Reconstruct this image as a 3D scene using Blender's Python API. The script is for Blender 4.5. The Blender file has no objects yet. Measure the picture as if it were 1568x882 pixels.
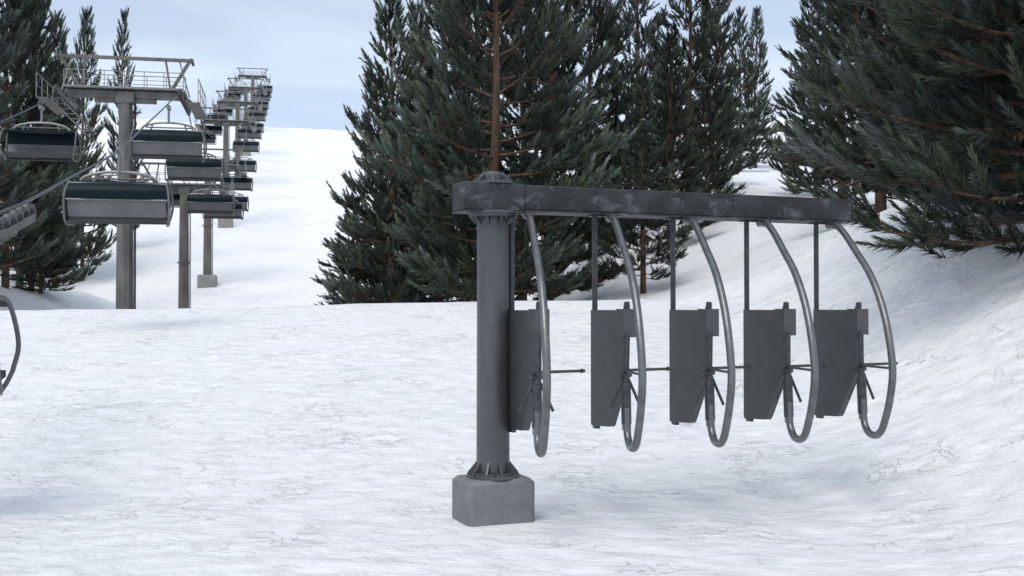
import bpy, math, numpy as np
from mathutils import Vector, Matrix
RNG=np.random.default_rng(7)
CAMH=2.42
F=1700.0
sc=bpy.context.scene
def link(o): sc.collection.objects.link(o); return o

# ------------------------------------------------------------------ materials
def newmat(name):
    m=bpy.data.materials.new(name); m.use_nodes=True
    nt=m.node_tree; b=nt.nodes['Principled BSDF']; return m,nt,b
def metal_mat(name,c1,c2,scale=3.0,rough=(.35,.6),metallic=0.5,bump=.1,stretch=(1,1,1),thr=(.35,.65),spec=.4,wear=None):
    m,nt,b=newmat(name); N=nt.nodes; L=nt.links
    tc=N.new('ShaderNodeTexCoord'); mp=N.new('ShaderNodeMapping'); mp.inputs['Scale'].default_value=stretch
    L.new(tc.outputs['Object'],mp.inputs['Vector'])
    n=N.new('ShaderNodeTexNoise'); n.inputs['Scale'].default_value=scale; n.inputs['Detail'].default_value=9; n.inputs['Roughness'].default_value=.62
    L.new(mp.outputs[0],n.inputs['Vector'])
    r=N.new('ShaderNodeValToRGB'); r.color_ramp.elements[0].position=thr[0]; r.color_ramp.elements[1].position=thr[1]
    r.color_ramp.elements[0].color=(*c1,1); r.color_ramp.elements[1].color=(*c2,1)
    L.new(n.outputs['Fac'],r.inputs['Fac'])
    if wear:
        w3=N.new('ShaderNodeTexNoise'); w3.inputs['Scale'].default_value=wear[0]; w3.inputs['Detail'].default_value=10; w3.inputs['Roughness'].default_value=.72; w3.inputs['Distortion'].default_value=.6
        L.new(mp.outputs[0],w3.inputs['Vector'])
        wr=N.new('ShaderNodeMapRange'); wr.inputs['From Min'].default_value=.54; wr.inputs['From Max'].default_value=.66; wr.inputs['To Max'].default_value=wear[2]
        L.new(w3.outputs['Fac'],wr.inputs['Value'])
        mx=N.new('ShaderNodeMix'); mx.data_type='RGBA'; mx.inputs['B'].default_value=(*wear[1],1)
        L.new(wr.outputs[0],mx.inputs['Factor']); L.new(r.outputs[0],mx.inputs['A']); L.new(mx.outputs['Result'],b.inputs['Base Color'])
    else: L.new(r.outputs[0],b.inputs['Base Color'])
    mr=N.new('ShaderNodeMapRange'); mr.inputs['To Min'].default_value=rough[0]; mr.inputs['To Max'].default_value=rough[1]
    n2=N.new('ShaderNodeTexNoise'); n2.inputs['Scale'].default_value=scale*4; n2.inputs['Detail'].default_value=5
    L.new(mp.outputs[0],n2.inputs['Vector']); L.new(n2.outputs['Fac'],mr.inputs['Value']); L.new(mr.outputs[0],b.inputs['Roughness'])
    b.inputs['Metallic'].default_value=metallic
    b.inputs['Specular IOR Level'].default_value=spec
    bp=N.new('ShaderNodeBump'); bp.inputs['Strength'].default_value=bump; bp.inputs['Distance'].default_value=.01
    L.new(n2.outputs['Fac'],bp.inputs['Height']); L.new(bp.outputs[0],b.inputs['Normal'])
    return m
M_post=metal_mat('painted_steel_post',(.085,.087,.09),(.125,.127,.13),2.2,(.35,.5),.5,.15,(1,1,.35),wear=(5,(.06,.058,.055),.5))
M_beam=metal_mat('weathered_beam',(.022,.023,.025),(.050,.052,.055),3.0,(.5,.75),.2,.3,(1,1,1.4),(.42,.68),wear=(3.4,(.135,.137,.14),.85))
M_block=metal_mat('footing_concrete',(.155,.158,.162),(.205,.207,.211),5,(.75,.9),0,.5)
M_panel=metal_mat('dark_panel',(.044,.046,.049),(.060,.062,.065),3,(.4,.6),.2,.1)
M_pedge=metal_mat('panel_edge',(.08,.082,.085),(.10,.102,.105),4,(.4,.6),.2,.1)
M_tube=metal_mat('galvanised_tube',(.14,.143,.147),(.20,.203,.207),9,(.3,.45),.8,.1)
M_strut=metal_mat('dark_strut',(.05,.052,.055),(.085,.087,.09),8,(.35,.5),.5,.1)
M_tow=metal_mat('tower_steel',(.11,.108,.10),(.20,.195,.18),2.0,(.5,.75),.3,.2,(1,1,.3))
M_towl=metal_mat('tower_rail',(.20,.20,.19),(.30,.30,.29),3,(.5,.7),.3,.1)
M_rub=metal_mat('sheave_rubber',(.025,.025,.027),(.05,.05,.052),3,(.6,.8),0,.1)
M_bub=metal_mat('chair_bubble_shell',(.003,.010,.013),(.005,.015,.020),2,(.35,.5),.0,.02,spec=.12)
M_cgrey=metal_mat('chair_grey',(.11,.11,.112),(.155,.155,.157),2,(.45,.6),.1,.05)
M_clite=metal_mat('chair_frame',(.20,.20,.195),(.29,.29,.28),4,(.35,.5),.4,.05)
M_conc=metal_mat('pale_concrete',(.25,.24,.22),(.33,.32,.30),2,(.8,.9),0,.3)
M_bark=metal_mat('bark',(.045,.026,.018),(.15,.09,.062),6,(.8,.95),0,1.0,(1,1,.25))

def foliage_mat():
    m,nt,b=newmat('pine_needles'); N=nt.nodes; L=nt.links
    a=N.new('ShaderNodeAttribute'); a.attribute_name='tint'
    oi=N.new('ShaderNodeObjectInfo')
    hs=N.new('ShaderNodeHueSaturation')
    mr=N.new('ShaderNodeMapRange'); mr.inputs['To Min'].default_value=.85; mr.inputs['To Max'].default_value=1.3
    L.new(oi.outputs['Random'],mr.inputs['Value']); L.new(mr.outputs[0],hs.inputs['Value'])
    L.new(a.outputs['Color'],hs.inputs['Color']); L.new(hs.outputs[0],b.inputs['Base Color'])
    b.inputs['Roughness'].default_value=.55; b.inputs['Specular IOR Level'].default_value=.3
    return m
M_fol=foliage_mat()

def snow_mat():
    m,nt,b=newmat('snow'); N=nt.nodes; L=nt.links
    tc=N.new('ShaderNodeTexCoord')
    mp=N.new('ShaderNodeMapping'); mp.inputs['Scale'].default_value=(.85,1.0,1.0); mp.inputs['Rotation'].default_value=(0,0,.3)
    L.new(tc.outputs['Object'],mp.inputs['Vector'])
    def noise(s,d,r=.55,dist=0):
        n=N.new('ShaderNodeTexNoise'); n.inputs['Scale'].default_value=s; n.inputs['Detail'].default_value=d; n.inputs['Roughness'].default_value=r; n.inputs['Distortion'].default_value=dist
        L.new(mp.outputs[0],n.inputs['Vector']); return n
    def math_(op,a,bv=None,c=None):
        x=N.new('ShaderNodeMath'); x.operation=op
        for i,v in enumerate((a,bv,c)):
            if v is None: continue
            if isinstance(v,(int,float)): x.inputs[i].default_value=v
            else: L.new(v,x.inputs[i])
        return x.outputs[0]
    nB=noise(2.6,8,.64,.4); nC=noise(.8,3,.6,.3); nD=noise(.25,2); nE=noise(2.3,5,.55,1.0)
    tri=math_('PINGPONG',math_('MULTIPLY',nE.outputs['Fac'],4.0),.5)
    rid=math_('POWER',math_('SUBTRACT',1.0,math_('MULTIPLY',tri,2.0)),12.0)
    msk=math_('MINIMUM',math_('MAXIMUM',math_('MULTIPLY',math_('SUBTRACT',nC.outputs['Fac'],.47),7.0),0.0),1.0)
    rid=math_('MULTIPLY',rid,msk)
    h=math_('MULTIPLY',nB.outputs['Fac'],.19)
    h=math_('MULTIPLY_ADD',rid,-.022,h)
    bp=N.new('ShaderNodeBump'); bp.inputs['Strength'].default_value=1.0; bp.inputs['Distance'].default_value=1.0
    L.new(h,bp.inputs['Height']); L.new(bp.outputs[0],b.inputs['Normal'])
    r=N.new('ShaderNodeValToRGB'); r.color_ramp.elements[0].position=.3; r.color_ramp.elements[1].position=.7
    r.color_ramp.elements[0].color=(.87,.88,.905,1); r.color_ramp.elements[1].color=(.91,.91,.92,1)
    L.new(nD.outputs['Fac'],r.inputs['Fac']); L.new(r.outputs[0],b.inputs['Base Color'])
    b.inputs['Roughness'].default_value=.7; b.inputs['Specular IOR Level'].default_value=.2
    return m
M_snow=snow_mat()

# ------------------------------------------------------------------ mesh accumulator
class Acc:
    def __init__(s): s.v=[]; s.f=[]; s.m=[]; s.mats=[]
    def mi(s,mat):
        if mat not in s.mats: s.mats.append(mat)
        return s.mats.index(mat)
    def add(s,vs,fs,mat):
        o=len(s.v); k=s.mi(mat); s.v+= [tuple(v) for v in vs]
        for f in fs: s.f.append([o+i for i in f]); s.m.append(k)
    def hexa(s,p,mat):
        s.add(p,[(0,3,2,1),(4,5,6,7),(0,1,5,4),(1,2,6,5),(2,3,7,6),(3,0,4,7)],mat)
    def box(s,c,size,mat,R=None,bev=0.0):
        c=Vector(c); hx,hy,hz=[a/2 for a in size]; R=R or Matrix.Identity(3)
        if bev<=0:
            p=[c+R@Vector(q) for q in [(-hx,-hy,-hz),(hx,-hy,-hz),(hx,hy,-hz),(-hx,hy,-hz),(-hx,-hy,hz),(hx,-hy,hz),(hx,hy,hz),(-hx,hy,hz)]]
            s.hexa(p,mat); return
        vs=[];q=bev
        def ring(z,ax,ay,cx):
            return [(-ax+cx,-ay,z),(ax-cx,-ay,z),(ax,-ay+cx,z),(ax,ay-cx,z),(ax-cx,ay,z),(-ax+cx,ay,z),(-ax,ay-cx,z),(-ax,-ay+cx,z)]
        for z,ins in ((-hz,q),(-hz+q,0),(hz-q,0),(hz,q)):
            vs+=ring(z,hx-ins,hy-ins,q)
        fs=[tuple(range(7,-1,-1)),tuple(range(24,32))]
        for k in range(3):
            for i in range(8):
                j=(i+1)%8; fs.append((k*8+i,k*8+j,k*8+8+j,k*8+8+i))
        s.add([c+R@Vector(v) for v in vs],fs,mat)
    def bar(s,p1,p2,w,h,mat,up=(0,0,1),bev=0):
        p1=Vector(p1);p2=Vector(p2); d=p2-p1; L=d.length; d.normalize(); u=Vector(up)
        if abs(d.dot(u))>.98: u=Vector((1,0,0))
        x=u.cross(d).normalized(); z=d.cross(x).normalized()
        R=Matrix((x,d,z)).transposed(); s.box((p1+p2)/2,(w,L,h),mat,R,bev)
    def tube(s,path,r,mat,n=10,caps=True):
        P=[Vector(p) for p in path]; K=len(P)
        rs=r if isinstance(r,(list,tuple)) else [r]*K
        vs=[];x=None
        for i in range(K):
            t=(P[min(i+1,K-1)]-P[max(i-1,0)]).normalized()
            if x is None:
                a=Vector((0,0,1)) if abs(t.z)<.9 else Vector((1,0,0)); x=a.cross(t).normalized()
            x=(x-t*x.dot(t)).normalized(); y=t.cross(x)
            for j in range(n):
                a=2*math.pi*j/n; vs.append(P[i]+(x*math.cos(a)+y*math.sin(a))*rs[i])
        fs=[]
        for i in range(K-1):
            for j in range(n):
                k=(j+1)%n; fs.append((i*n+j,i*n+k,(i+1)*n+k,(i+1)*n+j))
        if caps: fs.append(tuple(range(n-1,-1,-1))); fs.append(tuple(range((K-1)*n,K*n)))
        s.add(vs,fs,mat)
    def mesh(s,name,angle=35):
        me=bpy.data.meshes.new(name); me.from_pydata(s.v,[],s.f)
        for m in s.mats: me.materials.append(m)
        me.polygons.foreach_set('material_index',s.m)
        me.polygons.foreach_set('use_smooth',[True]*len(s.f))
        me.update(); me.set_sharp_from_angle(angle=math.radians(angle)); return me
def obj(name,me,loc=(0,0,0),rz=0,parent=None,scale=(1,1,1)):
    o=bpy.data.objects.new(name,me); o.location=loc; o.rotation_euler=(0,0,rz); o.scale=scale
    if parent: o.parent=parent
    return link(o)
def catmull(pts,n=6):
    P=[Vector(p) for p in pts]; out=[]
    P=[2*P[0]-P[1]]+P+[2*P[-1]-P[-2]]
    for i in range(1,len(P)-2):
        a,b,c,d=P[i-1:i+3]
        for k in range(n):
            t=k/n; out.append(.5*((2*b)+(c-a)*t+(2*a-5*b+4*c-d)*t*t+(3*b-a-3*c+d)*t**3))
    out.append(P[-2]); return out

# ------------------------------------------------------------------ terrain
def S(t): t=np.clip(t,0,1); return t*t*(3-2*t)
def hsh(i,j,s):
    n=(i.astype(np.int64)*374761393+j.astype(np.int64)*668265263+s*1442695041)&0xffffffff
    n=((n^(n>>13))*1274126177)&0xffffffff; n=n^(n>>16); return (n&0xffff)/65535.0
def vn(x,y,s):
    i=np.floor(x);j=np.floor(y);fx=x-i;fy=y-j;fx=fx*fx*(3-2*fx);fy=fy*fy*(3-2*fy)
    return (hsh(i,j,s)*(1-fx)+hsh(i+1,j,s)*fx)*(1-fy)+(hsh(i,j+1,s)*(1-fx)+hsh(i+1,j+1,s)*fx)*fy-.5
def smooth_interp(d,xs,ys):
    return (np.interp(d,xs,ys)+np.interp(d-2,xs,ys)+np.interp(d+2,xs,ys)+np.interp(d-4,xs,ys)+np.interp(d+4,xs,ys))/5
def terr(x,d):
    x=np.asarray(x,float); d=np.asarray(d,float)
    c=.25+.02*np.minimum(x,0)+.01*np.clip(x,0,10)
    t=np.clip((d-13.5)/20.5,0,1)
    Fg=-2.42+(c+2.42)*(t**1.25*(1-.0*t))
    left=smooth_interp(d,[0,34,42,60,75,90,205,225,300,700],[0,0.0,-1.2,-1.5,-1.3,1.6,32.6,34.5,37,40])
    right=smooth_interp(d,[0,34,45,60,120,205,225,300,700],[0,.1,.9,3,13.5,33,35,38,41])
    wR=S((x+3)/11)
    B=left*(1-wR)+right*wR
    w=S((d-32.5)/4.5)
    z=Fg*(1-w)+B*w
    z=z+2.2*S((x-3.3-.06*(d-15)+1.2*vn(x/5,d/4,11))/10.0)*S((d-2)/9)+1.1*S((x-5)/7)*S((d-10)/12)*(1-S((d-30)/22))
    z=z+S((x-3.5)/3)*(.12*vn(x/2.1,d/1.7,12)+.05*vn(x/.8,d/.9,13))*(1-S((d-45)/10))
    z=z+2.6*S((-x-20)/7)*S((d-38)/10)*(1-S((d-66)/15))
    z=z+np.clip(-x-30,0,60)*.06*S((d-100)/60)
    nearpost=np.exp(-((x-0)**2+(d-12.5)**2)/6.0)
    z=z+(1-nearpost)*(.10*vn(x/4.5,d/3.5,1)+.05*vn(x/1.9,d/1.2,2)+.024*vn(x/.8,d/.5,3))
    z=z+S((d-40)/20)*(.45*vn(x/14,d/11,5)+.22*vn(x/5,d/4,6)+.14*vn(x/2,d/1.6,8))
    return z
def gz(x,d): return float(terr(np.array([x]),np.array([d]))[0])+CAMH
nx,ny=620,760
uu=np.linspace(-1,1,nx); xs=np.sinh(uu*5.2)/np.sinh(5.2)*520
xs=xs+6*uu
vv=np.linspace(0,1,ny)
ys=np.where(vv<.08,-30+38*vv/.08, 8+ (np.exp((vv-.08)/.92*4.3)-1)/(np.exp(4.3)-1)*690)
X,Y=np.meshgrid(xs,ys); Z=terr(X,Y)+CAMH
co=np.stack([X,Y,Z],-1).reshape(-1,3)
def fast_mesh(name,co,faces_idx,counts,mats,mi=None,smooth=True):
    me=bpy.data.meshes.new(name)
    me.vertices.add(len(co)); me.vertices.foreach_set('co',co.astype(np.float32).ravel())
    me.loops.add(len(faces_idx)); me.loops.foreach_set('vertex_index',faces_idx.astype(np.int32))
    me.polygons.add(len(counts)); st=np.concatenate([[0],np.cumsum(counts)[:-1]]).astype(np.int32)
    me.polygons.foreach_set('loop_start',st)
    for m in mats: me.materials.append(m)
    if mi is not None: me.polygons.foreach_set('material_index',mi.astype(np.int32))
    me.polygons.foreach_set('use_smooth',np.full(len(counts),smooth))
    me.update(calc_edges=True); return me
i=np.arange(nx-1);j=np.arange(ny-1);I,J=np.meshgrid(i,j); a=(J*nx+I).ravel()
q=np.stack([a,a+1,a+nx+1,a+nx],-1)
obj('snow_ground',fast_mesh('snow_ground',co,q.ravel(),np.full(len(q),4),[M_snow]))

# ------------------------------------------------------------------ storage rack
rack=bpy.data.objects.new('chair_storage_rack',None); link(rack)
P0=Vector((-.216,12.68,CAMH)); rack.location=P0
ang=math.atan2(.375,.927)
rack.rotation_euler=(0,0,ang)
gl=-2.42
a=Acc()
a.box((0,0,gl+.165),(.80,.62,.65),M_block,None,.045)
base=obj('footing',a.mesh('footing'),parent=rack)
a=Acc()
zt=1.06; zb=gl+.49
a.tube([(0,0,zb),(0,0,zb+.035)],.30,M_post,40)
a.tube([(0,0,zb+.035),(0,0,zb+.06)],.27,M_post,40)
a.tube([(0,0,zb+.05),(0,0,zb+1.2),(0,0,0.2),(0,0,zt-.02)],[.190,.187,.184,.182],M_post,48)
a.tube([(0,0,-.62),(0,0,-.612)],.1885,M_post,48)
a.tube([(0,0,zt-.16),(0,0,zt-.145)],.196,M_post,48)
a.tube([(0,0,zt-.035),(0,0,zt)],.27,M_post,40)
a.tube([(0,0,zt),(0,0,zt+.03)],.29,M_post,40)
for k in range(10):
    t=2*math.pi*(k+.5)/10; c,s_=math.cos(t),math.sin(t)
    nrm=Vector((-s_,c,0))*.012
    def tri(r0,r1,z0,z1,zi):
        pts=[Vector((c*r0,s_*r0,z0)),Vector((c*r1,s_*r1,z0)),Vector((c*r1,s_*r1,z0+zi)),Vector((c*r0,s_*r0,z1))]
        pp=[p-nrm for p in pts]+[p+nrm for p in pts]
        a.hexa(pp,M_post)
    tri(.18,.285,zb+.03,zb+.19,.03)
    tri(.175,.255,zt-.03,zt-.13,-.03)
    t2=t+math.pi/10
    bx,by=math.cos(t2)*.262,math.sin(t2)*.262
    a.tube([(bx,by,zb+.03),(bx,by,zb+.065)],.018,M_strut,6)
    bx,by=math.cos(t2)*.235,math.sin(t2)*.235
    a.tube([(bx,by,zt-.06),(bx,by,zt-.03)],.017,M_strut,6)
obj('post',a.mesh('post'),parent=rack)
a=Acc()
a.box((-.055,0,1.245),(.74,.40,.32),M_beam,None,.012)
a.box((-.055,0,1.078),(.745,.43,.016),M_beam)
a.box((2.62,0,1.252),(4.60,.33,.285),M_beam,None,.010)
a.box((2.62,0,1.098),(4.60,.42,.018),M_beam)
a.box((4.925,0,1.245),(.014,.35,.31),M_beam)
a.tube([(0,0,1.40),(0,0,1.43)],.25,M_post,32)
a.tube([(0,0,1.43),(0,0,1.50),(0,0,1.535),(0,0,1.55)],[.15,.15,.12,.05],M_post,28)
for k in range(8):
    t=2*math.pi*(k+.5)/8; c,s_=math.cos(t),math.sin(t); n_=Vector((-s_,c,0))*.012
    pts=[Vector((c*.14,s_*.14,1.42)),Vector((c*.235,s_*.235,1.42)),Vector((c*.20,s_*.20,1.47)),Vector((c*.14,s_*.14,1.52))]
    a.hexa([p-n_ for p in pts]+[p+n_ for p in pts],M_post)
obj('beam',a.mesh('beam'),parent=rack)

Rinv=Matrix.Rotation(-ang,3,'Z')
ch=Acc()
def Q(x,y,z): 
    r=Rinv@Vector((x,y,0)); return Vector((r.x,r.y,z))
wx,wy=.093,-.996
tp=[(0,1.05),(.16,1.03),(.42,.90),(.73,.69),(1.207,.345),(1.565,-.112),(1.756,-.66),(1.687,-1.033),(1.52,-1.34),(1.40,-1.455),(1.262,-1.495),(1.10,-1.48),(.985,-1.39),(.945,-1.25),(.93,-1.1)]
ch.tube(catmull([Q(wx*w,wy*w,z) for w,z in tp],6),.042,M_tube,14)
ch.tube([Q(wx*-.12,wy*-.12,1.055),Q(0,0,1.055),Q(wx*.16,wy*.16,1.03)],.05,M_strut,10)
ch.box(Q(0,0,1.075),(.16,.16,.03),M_strut)
sx,sy=wx*.93,wy*.93
ch.tube([Q(sx,sy,-1.28),Q(sx,sy,-1.27),Q(wx*.885,wy*.885,-.83),Q(wx*.885,wy*.885,-.82)],[.05,.056,.056,.044],M_strut,14)
ch.tube([Q(wx*.885,wy*.885,-.83),Q(.105,-.80,-.30)],.036,M_strut,12)
ch.tube([Q(sx,sy,-1.34),Q(sx,sy,-1.27)],.048,M_tube,12)
ch.tube([Q(-.18,.1,1.09),Q(-.18,.1,-.2)],.033,M_strut,10)
ch.box(Q(-.18,.1,1.08),(.14,.12,.02),M_strut)
Bk=Vector((-.209,0,0)); Fp=Vector((.073,-.787,0)); pd=(Fp-Bk)
th=Vector((.927,.375,0))
def pan(prof,t0,t1,mat,mat2=None):
    vs=[]
    for t in (t0,t1):
        for s_,z in prof:
            q_=Bk+pd*s_+th*t; vs.append(Q(q_.x,q_.y,z))
    n=len(prof); fs=[tuple(range(n)),tuple(range(2*n-1,n-1,-1))]; sd=[]
    for i_ in range(n):
        j_=(i_+1)%n; sd.append((i_,i_+n,j_+n,j_))
    ch.add(vs,fs,mat); ch.add(vs,sd,mat2 or mat)
pan([(-.08,-.035),(-.08,-1.37),(-.05,-1.39),(.50,-1.36),(.54,-1.33),(.955,-.78),(.96,-.33),(.97,-.035)],-.0,.085,M_panel,M_pedge)
pan([(-.04,-1.385),(.08,-1.385),(.08,-1.42),(-.04,-1.42)],.01,.06,M_strut)
pan([(.76,-.335),(.76,-.022),(1.0,-.022),(1.0,-.335)],-.004,.165,M_panel,M_pedge)
pan([(.86,-.10),(.86,.008),(.92,.008),(.92,-.10)],.05,.11,M_strut)
ch.tube([Q(.115,-.70,-.03),Q(.115,-.70,.05)],.034,M_strut,12)
ch.tube([Q(.115,-.70,.05),Q(.115,-.70,.06)],.026,M_strut,12)
p1=Vector((.06,-.915,0)); p2=Vector((.61,-.61,0))
ch.tube([Q(p1.x,p1.y,-.69),Q(p2.x,p2.y,-.69)],.016,M_strut,8)
ch.tube([Q(.57,-.632,-.69),Q(.585,-.624,-.69)],.024,M_strut,8)
ch.tube([Q(wx*1.72,wy*1.72,-.69),Q(wx*1.79,wy*1.79,-.69)],.03,M_strut,8)
ch.tube([Q(wx*.9,wy*.9,-.70),Q(wx*1.75,wy*1.75,-.69)],.014,M_strut,8)
for sg in (1,-1):
    ch.tube([Q(wx*.88+.02*sg,wy*.88,-.76),Q(wx*.88+.20*sg*.9,wy*.88+.09*sg,-1.11)],.017,M_strut,8)
ch.tube([Q(wx*.88-.06,wy*.88-.03,-.74),Q(wx*.88+.06,wy*.88+.03,-.74)],.03,M_strut,8)
chm=ch.mesh('stored_carrier')
for k in range(5):
    t=.347+1.06*k
    obj('carrier_%d'%(k+1),chm,(t,-.19,0),parent=rack)
    
# ------------------------------------------------------------------ lift geometry
def lineX(d,side): return {-1:-9.0,0:-6.7,1:-4.4}[side]-.2*d
LANG=math.atan2(.2,1)
TW=[(45,8.5),(70,7.4),(90,11.2),(115,19.0),(140,25.6),(165,32.4),(195,40.4)]
def tower_mesh():
    t=Acc()
    n=10
    t.tube([(0,0,-16),(0,0,-9.6),(0,0,-4.6),(0,0,-.1)],[.36,.355,.32,.27],M_tow,n)
    for zz in (-4.6,-9.6): t.tube([(0,0,zz-.05),(0,0,zz+.05)],.42,M_tow,n)
    for sgn in (-.17,.17): t.bar((.42,sgn,-16),(.36,sgn,.2),.04,.04,M_rub)
    for k in range(45):
        z=-15+k*.34; t.bar((.415,-.17,z),(.415,.17,z),.025,.025,M_rub)
    t.box((0,0,0),(.75,.6,.5),M_tow,None,.05)
    t.bar((-2.3,0,.12),(2.3,0,.12),.38,.30,M_tow,bev=.03)
    t.bar((-1.2,0,-.12),(1.2,0,-.12),.2,.18,M_tow)
    for yy in (-.45,.45):
        t.bar((-2.3,yy,1.0),(2.3,yy,1.0),.03,.03,M_towl); t.bar((-2.3,yy,.65),(2.3,yy,.65),.022,.022,M_towl)
        t.bar((-2.3,yy,.34),(2.3,yy,.34),.05,.08,M_towl)
        for k in range(7): t.bar((-2.3+k*.766,yy,.3),(-2.3+k*.766,yy,1.0),.028,.028,M_towl)
    t.box((0,0,.33),(4.5,.85,.04),M_towl)
    t.bar((-2.65,0,1.62),(2.65,0,1.62),.11,.13,M_tow)
    for sg in (-1,1):
        t.bar((sg*2.5,0,1.6),(sg*1.75,0,.3),.10,.13,M_tow); t.bar((sg*1.55,0,1.6),(sg*1.75,0,.3),.06,.08,M_tow)
        t.bar((sg*2.6,-.5,1.56),(sg*2.6,.5,1.56),.09,.11,M_tow)
        t.bar((sg*2.1,0,1.56),(sg*2.5,0,.1),.05,.06,M_towl)
        X=sg*2.3
        t.bar((X,-1.9,-.15),(X,1.9,-.15),.12,.16,M_tow)
        for k in range(8):
            y=-1.85+k*.53
            t.tube([(X-.05,y,-.12),(X+.05,y,-.12)],.21,M_rub,14); t.tube([(X-.065,y,-.12),(X+.065,y,-.12)],.13,M_towl,10)
        for k in range(4):
            y=-1.58+k*1.06; t.bar((X+.09*sg,y-.28,-.14),(X+.09*sg,y+.28,-.14),.04,.16,M_tow)
        for k in range(2):
            y=-1.05+k*2.1; t.bar((X+.14*sg,y-.6,0.0),(X+.14*sg,y+.6,0.0),.05,.14,M_tow)
        xo=X+sg*.5
        t.box((xo,0,-.45),(.4,4.0,.03),M_tow)
        for xx in (xo-.2,xo+.2):
            t.bar((xx,-2,-.42),(xx,2,-.42),.04,.07,M_tow)
        t.bar((xo+sg*.2,-2,.5),(xo+sg*.2,2,.5),.028,.028,M_towl); t.bar((xo+sg*.2,-2,.05),(xo+sg*.2,2,.05),.022,.022,M_towl)
        for k in range(5): t.bar((xo+sg*.2,-2+k,-.42),(xo+sg*.2,-2+k,.5),.028,.028,M_towl)
        t.bar((X,-.2,.1),(xo+sg*.2,-.2,-.42),.06,.08,M_tow)
    for o_ in (0,.4):
        t.bar((-2.6+o_,-1.6,-.4),(-1.2+o_,-1.9,-1.8),.04,.05,M_tow)
    for k in range(8):
        f=k/7; t.bar((-2.6+1.4*f,-1.6-.3*f,-.4-1.4*f),(-2.2+1.4*f,-1.6-.3*f,-.4-1.4*f),.03,.03,M_tow)
    return t.mesh('lift_tower')
twm=tower_mesh()
for k,(d,z) in enumerate(TW):
    e=bpy.data.objects.new('chairlift_tower',None); link(e); e.location=(lineX(d,0),d,z+CAMH); e.rotation_euler=(0,0,LANG)
    obj('tower_structure',twm,parent=e)
    gzl=gz(lineX(d,0),d)-(z+CAMH)
    f=Acc(); f.box((0,0,gzl+.1),(1.5,1.5,1.6),M_conc,None,.08)
    obj('tower_footing',f.mesh('tower_footing'),parent=e)
rk=[(6,-.3),(9,.25),(12.6,.85),(16.9,1.35),(22,2.45),(28.5,3.95),(36,6.1),(45,8.42),(51,7.6),(58,6.95),(64,6.95),(70,7.35),(76,7.9),(83,9.1),(90,11.1),(102,14.4),(115,18.95),(127,21.7),(140,25.55),(152,28.4),(165,32.35),(180,35.9),(195,40.3),(202,41.2),(212,41.5)]
rd=[a_ for a_,_ in rk]; rz=[b_ for _,b_ in rk]
def ropez(d): return float(np.interp(d,rd,rz))
for side in (-1,1):
    rp=Acc(); pts=[(lineX(d,side),d,z+CAMH+.1) for d,z in rk]
    rp.tube(catmull(pts,4),.026,M_strut,6)
    obj('haul_rope',rp.mesh('haul_rope'))
def chair_mesh():
    c=Acc(); w=1.22
    c.tube([(0,0,.1),(0,-.05,-.15),(0,-.02,-.5)],.04,M_clite,8)
    c.box((0,0,.06),(.12,.45,.16),M_clite,None,.02)
    c.tube(catmull([(-.95,0,-.72),(-.8,0,-.60),(-.4,0,-.50),(0,0,-.48),(.4,0,-.50),(.8,0,-.60),(.95,0,-.72)],4),.04,M_clite,8)
    c.tube([(-.8,0,-.66),(.8,0,-.66)],.025,M_cgrey,8)
    for sg in (-1,1):
        c.tube([(sg*.55,0,-.53),(sg*.62,0,-.75)],.03,M_clite,8)
        hp=catmull([(sg*w,.55,-1.62),(sg*(w+.05),.62,-1.3),(sg*(w+.03),.35,-.88),(sg*w,.05,-.74),(sg*(w-.02),-.25,-.82),(sg*(w+.04),-.40,-1.1),(sg*(w+.05),-.38,-1.5),(sg*(w+.04),-.20,-1.80),(sg*(w-.05),.2,-1.84),(sg*(w-.05),.5,-1.75),(sg*w,.55,-1.62)],4)
        c.tube(hp,.03,M_cgrey,8,False)
    def sheet(prof,x0,x1,t,mat,nx_=8,bow=0):
        P=catmull([(0,a_,b_) for a_,b_ in prof],5); n=len(P); vs=[]
        for off in (0,t):
            for k in range(nx_+1):
                f=k/nx_; x=x0+(x1-x0)*f; bw=bow*(1-(2*f-1)**4)
                for i_,p in enumerate(P):
                    tg=(P[min(i_+1,n-1)]-P[max(i_-1,0)]).normalized(); nr=Vector((0,-tg.z,tg.y))
                    vs.append((x,p.y+nr.y*off-bw,p.z+nr.z*off))
        fs=[];m_=(nx_+1)*n
        for k in range(nx_):
            for i_ in range(n-1):
                a0=k*n+i_; fs.append((a0,a0+1,a0+n+1,a0+n)); fs.append((m_+a0,m_+a0+n,m_+a0+n+1,m_+a0+1))
            a0=k*n; fs.append((a0,a0+n,m_+a0+n,m_+a0)); a0=k*n+n-1; fs.append((a0,m_+a0,m_+a0+n,a0+n))
        for i_ in range(n-1):
            a0=i_; fs.append((a0,m_+a0,m_+a0+1,a0+1)); a0=nx_*n+i_; fs.append((a0,a0+1,m_+a0+1,m_+a0))
        c.add(vs,fs,mat)
    sheet([(.30,-.82),(.05,-.74),(-.22,-.80),(-.38,-.98),(-.40,-1.22)],-w,w,.03,M_bub,8,.05)
    c.tube([(-w,-.42,-1.23),(w,-.42,-1.23)],.018,M_clite,8)
    c.tube([(-w,-.23,-.80),(w,-.23,-.80)],.018,M_clite,8)
    sheet([(-.36,-1.24),(-.33,-1.4),(-.22,-1.66)],-w+.03,w-.03,.05,M_cgrey,8,.03)
    sheet([(-.24,-1.68),(0,-1.74),(.45,-1.68)],-w+.05,w-.05,.08,M_rub,4,0)
    c.tube([(-w,-.22,-1.79),(w,-.22,-1.79)],.045,M_rub,8)
    return c.mesh('ski_lift_chair',40)
chm2=chair_mesh()
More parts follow.
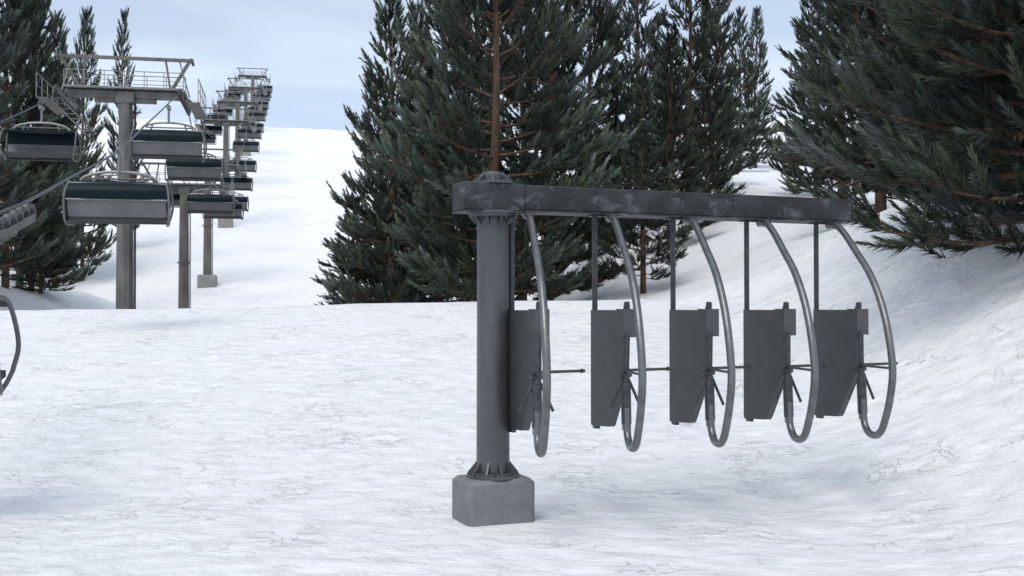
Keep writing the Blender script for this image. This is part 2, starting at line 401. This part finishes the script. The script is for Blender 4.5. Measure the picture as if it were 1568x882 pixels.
rd1=[12.6,28.5,40,51,61,73,82,91,101,110,119,128,138,148,157,168,178,189]
for d in rd1:
    obj('chairlift_chair',chm2,(lineX(d,1)-(.18 if d<13 else 0),d,ropez(d)+CAMH),LANG)
for d in [40,56,71,84,98,114,125,136,147,158,171,184]:
    obj('chairlift_chair',chm2,(lineX(d,-1),d,ropez(d)+CAMH),LANG+math.pi)
st=Acc()
prev=None
for k in range(14):
    d=13.2+k*.42; X_=lineX(d,1); z=ropez(d)+CAMH-.02
    st.tube([(X_-.06,d,z-.13),(X_+.06,d,z-.13)],.16,M_cgrey,16); st.tube([(X_-.075,d,z-.13),(X_+.075,d,z-.13)],.09,M_rub,12)
    st.tube([(X_-.3,d,z-.38),(X_-.24,d,z-.38)],.15,M_cgrey,16)
    st.bar((X_,d,z-.13),(X_-.27,d,z-.42),.05,.05,M_tow)
    if prev: 
        st.bar((prev[0]+.1,prev[1],prev[2]-.2),(X_+.1,d,z-.2),.04,.12,M_tow); st.bar((prev[0]-.27,prev[1],prev[2]-.46),(X_-.27,d,z-.46),.05,.1,M_tow)
    prev=(X_,d,z)
obj('sheave_train',st.mesh('sheave_train'))

# ------------------------------------------------------------------ pines
def norm(a): return a/np.maximum(np.linalg.norm(a,axis=-1,keepdims=True),1e-9)
def pine_mesh(name,seed,H=16.0,cb=.08,R=3.6,nl=60,K=60,nw=.052,shape=.8,sl=1.15,gap=False,s0=.18):
    r=np.random.default_rng(seed); t=Acc()
    nseg=14; ph=r.uniform(0,6.28,2)
    def tpos(h): return np.array([.12*math.sin(h*.35+ph[0])*h/H*2,.12*math.sin(h*.3+ph[1])*h/H*2,h])
    t.tube([tpos(H*k/nseg) for k in range(nseg+1)],[max(.02,(.024*H*.5+.02)*(1-k/nseg)**.85+.015) for k in range(nseg+1)],M_bark,9)
    O=[];D=[];LN=[];TI=[]
    az=0
    for i_ in range(nl):
        f=(i_+r.uniform(-.4,.4))/nl; f=min(max(f,0),.995); h=H*(cb+(1-cb)*f)
        az+=2.4+r.uniform(-.5,.5)
        if gap and .2<f<.9 and abs((az+math.pi/2+math.pi)%(2*math.pi)-math.pi)<.62: continue
        prof=(1-f)**shape*min(1,.72+f*2.2)
        L=R*prof*r.uniform(.6,1.15)+.25
        el=math.radians(-4+56*f**1.1+r.uniform(-10,10))
        hd=np.array([math.cos(az),math.sin(az),0]); 
        d0=hd*math.cos(el)+np.array([0,0,math.sin(el)])
        p=tpos(h); ns=7; pts=[p.copy()]
        step=L/ns; bend=r.uniform(.03,.09); sag=-.06 if f<.5 else 0
        for k in range(ns):
            dd=d0.copy(); dd[2]+=sag*(k<3)+bend*k*.9; dd[:2]+=r.uniform(-.09,.09,2); dd/=np.linalg.norm(dd); p=p+dd*step; pts.append(p.copy())
        rb=.012+.011*L
        t.tube(pts,[rb*(1-.85*k/ns)+.004 for k in range(ns+1)],M_bark,5,False)
        pts=np.array(pts)
        nsub=max(3,int(L/.31)); tint_l=r.uniform(.65,1.35)
        for k in range(nsub):
            s=s0+(1-s0)*(k+r.uniform(0,1))/nsub if L>1 else (k+.5)/nsub
            s=min(s,.999); q_=s*ns; ii=int(q_); b0=pts[ii]*(1-(q_-ii))+pts[ii+1]*(q_-ii)
            ld=norm(pts[ii+1]-pts[ii]); side=np.cross(ld,[0,0,1.]); side=norm(side)*(1 if k%2 else -1)
            sd=norm(ld*r.uniform(.4,1.0)+side*r.uniform(.45,1.0)+np.array([0,0,r.uniform(-.25,.5)]))
            Ls=(.30*L*(1.15-s)+.22)*r.uniform(.7,1.2)
            e=b0+sd*Ls
            t.tube([b0,e],[.012,.005],M_bark,3,False)
            nsp=max(1,int(Ls/.32)+1)
            for g in range(nsp):
                q2=(g+r.uniform(.2,.95))/nsp; o_=b0+sd*Ls*q2
                dv=norm(sd*.75+ld*.45+r.normal(0,.22,3)+np.array([0,0,.42]))
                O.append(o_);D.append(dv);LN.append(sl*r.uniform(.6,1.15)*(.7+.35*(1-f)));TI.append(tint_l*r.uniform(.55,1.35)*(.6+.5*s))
        O.append(pts[-1]-ld*.25);D.append(norm(ld+np.array([0,0,.2])));LN.append(sl*r.uniform(.8,1.1)*.9);TI.append(tint_l*r.uniform(.9,1.25))
    for _ in range(4):
        O.append(tpos(H*.985));D.append(norm(np.array([r.uniform(-.3,.3),r.uniform(-.3,.3),1])));LN.append(.7);TI.append(1)
    O=np.array(O);D=np.array(D);LN=np.array(LN);TI=np.array(TI); n=len(O)
    s=r.uniform(0.02,1,(n,K)); phi=r.uniform(0,2*np.pi,(n,K)); th=np.radians(r.uniform(8,44,(n,K)))*(1.1-.65*s)
    A=norm(np.cross(D,np.array([.3,.2,1.]))); Bv=np.cross(D,A)
    nd=D[:,None]*np.cos(th)[...,None]+(A[:,None]*np.cos(phi)[...,None]+Bv[:,None]*np.sin(phi)[...,None])*np.sin(th)[...,None]
    b0=O[:,None]+D[:,None]*(s*LN[:,None]*.8)[...,None]
    b0[...,2]+= .10*(s**2)*LN[:,None]
    nlg=.38*(1-.40*s)*r.uniform(.7,1.15,(n,K))
    tip=b0+nd*nlg[...,None]
    wv=norm(np.cross(nd,r.normal(size=(n,K,3))))*nw*.5
    V=np.stack([b0-wv,b0+wv,tip],2).reshape(-1,3)
    base=np.array([.076,.098,.073]); yl=np.array([.104,.119,.078]); gr=np.array([.116,.135,.122])
    mixr=r.uniform(0,1,n)
    c0=np.where(mixr[:,None]<.55,base,np.where(mixr[:,None]<.75,yl,gr))
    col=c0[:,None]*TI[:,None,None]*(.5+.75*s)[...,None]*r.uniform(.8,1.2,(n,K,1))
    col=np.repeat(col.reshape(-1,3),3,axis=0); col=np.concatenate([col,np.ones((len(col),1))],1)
    tv=np.array(t.v); nt_=len(tv)
    cnt=np.array([len(f_) for f_ in t.f]); li=np.concatenate([np.array(f_) for f_ in t.f])
    nf=len(V)//3
    co=np.concatenate([tv,V]); li=np.concatenate([li,np.arange(len(V))+nt_]); cnts=np.concatenate([cnt,np.full(nf,3)])
    mi=np.concatenate([np.zeros(len(cnt)),np.ones(nf)])
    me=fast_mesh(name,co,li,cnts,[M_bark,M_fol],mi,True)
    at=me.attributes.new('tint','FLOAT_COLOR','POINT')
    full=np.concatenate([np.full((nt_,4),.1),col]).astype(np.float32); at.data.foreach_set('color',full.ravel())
    return me
protos=[pine_mesh('pine_a',1,16,.045,3.6,80),pine_mesh('pine_b',2,16,.04,3.6,74,shape=.7),pine_mesh('pine_c',3,16,.08,3.2,66,shape=.9),pine_mesh('pine_d',5,16,.06,4.4,96,shape=.6,gap=True),pine_mesh('pine_e',8,16,.035,4.8,98,K=90,nw=.034,shape=.6,s0=.05)]
def tree(px,d,H,R,p,rot=None,dz=0):
    x=(px-784)/F*d; R0=[3.6,3.6,3.2,4.4,4.8][p]
    o=obj('pine_tree',protos[p],(x,d,gz(x,d)-.1+dz),rot if rot is not None else RNG.uniform(0,6.28),scale=(R/R0,R/R0,H/16))
    return o
T=[
# left
(8,56,20,3.8,3),(48,60,21,2.6,0),(-60,50,20,4,0),(126,92,22.0,2.8,0),(84,76,20,2.8,2),(188,104,22,2.2,2),(62,60,4.5,1.8,1),(30,90,25,5,1),
# centre
(600,45,13.8,2.8,0),(578,52,12.0,2.5,1),(672,48,17,3.2,2),(640,58,17,3.0,1),(755,39,17,4.3,3,0.02),(715,52,19,3.6,0),(840,47,19,3.9,1),(800,60,22,4.3,0),(905,66,20,4.0,3),(545,48,6.0,2.0,2),
(975,84,22,4.4,0),(985,44,8.5,1.8,2),(1025,58,11.0,2.5,0),(1055,72,19,3.8,1),(1100,82,16,3.2,3),(1135,98,14,2.6,1),(1158,110,15.5,2.6,0),(1082,64,8,1.9,2),
# right
(1250,70,14,2.8,0),(1290,62,17,3.8,1),(1350,44,17,3.8,0),(1425,54,16,3.8,2),(1515,25.5,17,4.2,4),(1610,20.5,17,4.4,4,.6),(1480,44,18,4.2,1),(1560,36,18,4.5,0)]
for tt in T: tree(*tt)

# ------------------------------------------------------------------ world, sun, camera
w=bpy.data.worlds.new('World'); sc.world=w; w.use_nodes=True; nt=w.node_tree; N=nt.nodes; L=nt.links
bg=N['Background']; sky=N.new('ShaderNodeTexSky'); sky.sky_type='NISHITA'; sky.sun_disc=False
EL=math.radians(60); AZ=math.radians(-158)
sky.sun_elevation=EL; sky.sun_rotation=AZ; sky.altitude=1500; sky.dust_density=1.2
tc=N.new('ShaderNodeTexCoord'); mp=N.new('ShaderNodeMapping'); mp.inputs['Scale'].default_value=(1,1,3.0)
L.new(tc.outputs['Generated'],mp.inputs['Vector'])
n=N.new('ShaderNodeTexNoise'); n.inputs['Scale'].default_value=4.0; n.inputs['Detail'].default_value=7; n.inputs['Distortion'].default_value=.5
L.new(mp.outputs[0],n.inputs['Vector'])
mr=N.new('ShaderNodeMapRange'); mr.inputs['From Min'].default_value=.40; mr.inputs['From Max'].default_value=.66; mr.inputs['To Min'].default_value=.55; mr.inputs['To Max'].default_value=1.0
L.new(n.outputs['Fac'],mr.inputs['Value'])
mx=N.new('ShaderNodeMix'); mx.data_type='RGBA'; mx.inputs['B'].default_value=(5.35,6.05,6.9,1)
L.new(mr.outputs[0],mx.inputs['Factor']); L.new(sky.outputs[0],mx.inputs['A']); L.new(mx.outputs['Result'],bg.inputs['Color'])
bg.inputs['Strength'].default_value=.15
sd=bpy.data.lights.new('sun','SUN'); sd.energy=1.85; sd.angle=math.radians(32); sd.color=(1,.93,.84)
so=link(bpy.data.objects.new('sun',sd))
dirv=Vector((math.sin(AZ)*math.cos(EL),math.cos(AZ)*math.cos(EL),math.sin(EL)))
so.rotation_euler=dirv.to_track_quat('Z','Y').to_euler()
cam=bpy.data.cameras.new('camera'); co_=link(bpy.data.objects.new('camera',cam)); cam.lens=36*F/1568; cam.sensor_width=36
cam.clip_end=2000; co_.location=(0,0,CAMH); co_.rotation_euler=(math.radians(90.98),0,0); sc.camera=co_
sc.view_settings.view_transform='Standard'; sc.view_settings.look='None'; sc.view_settings.exposure=0
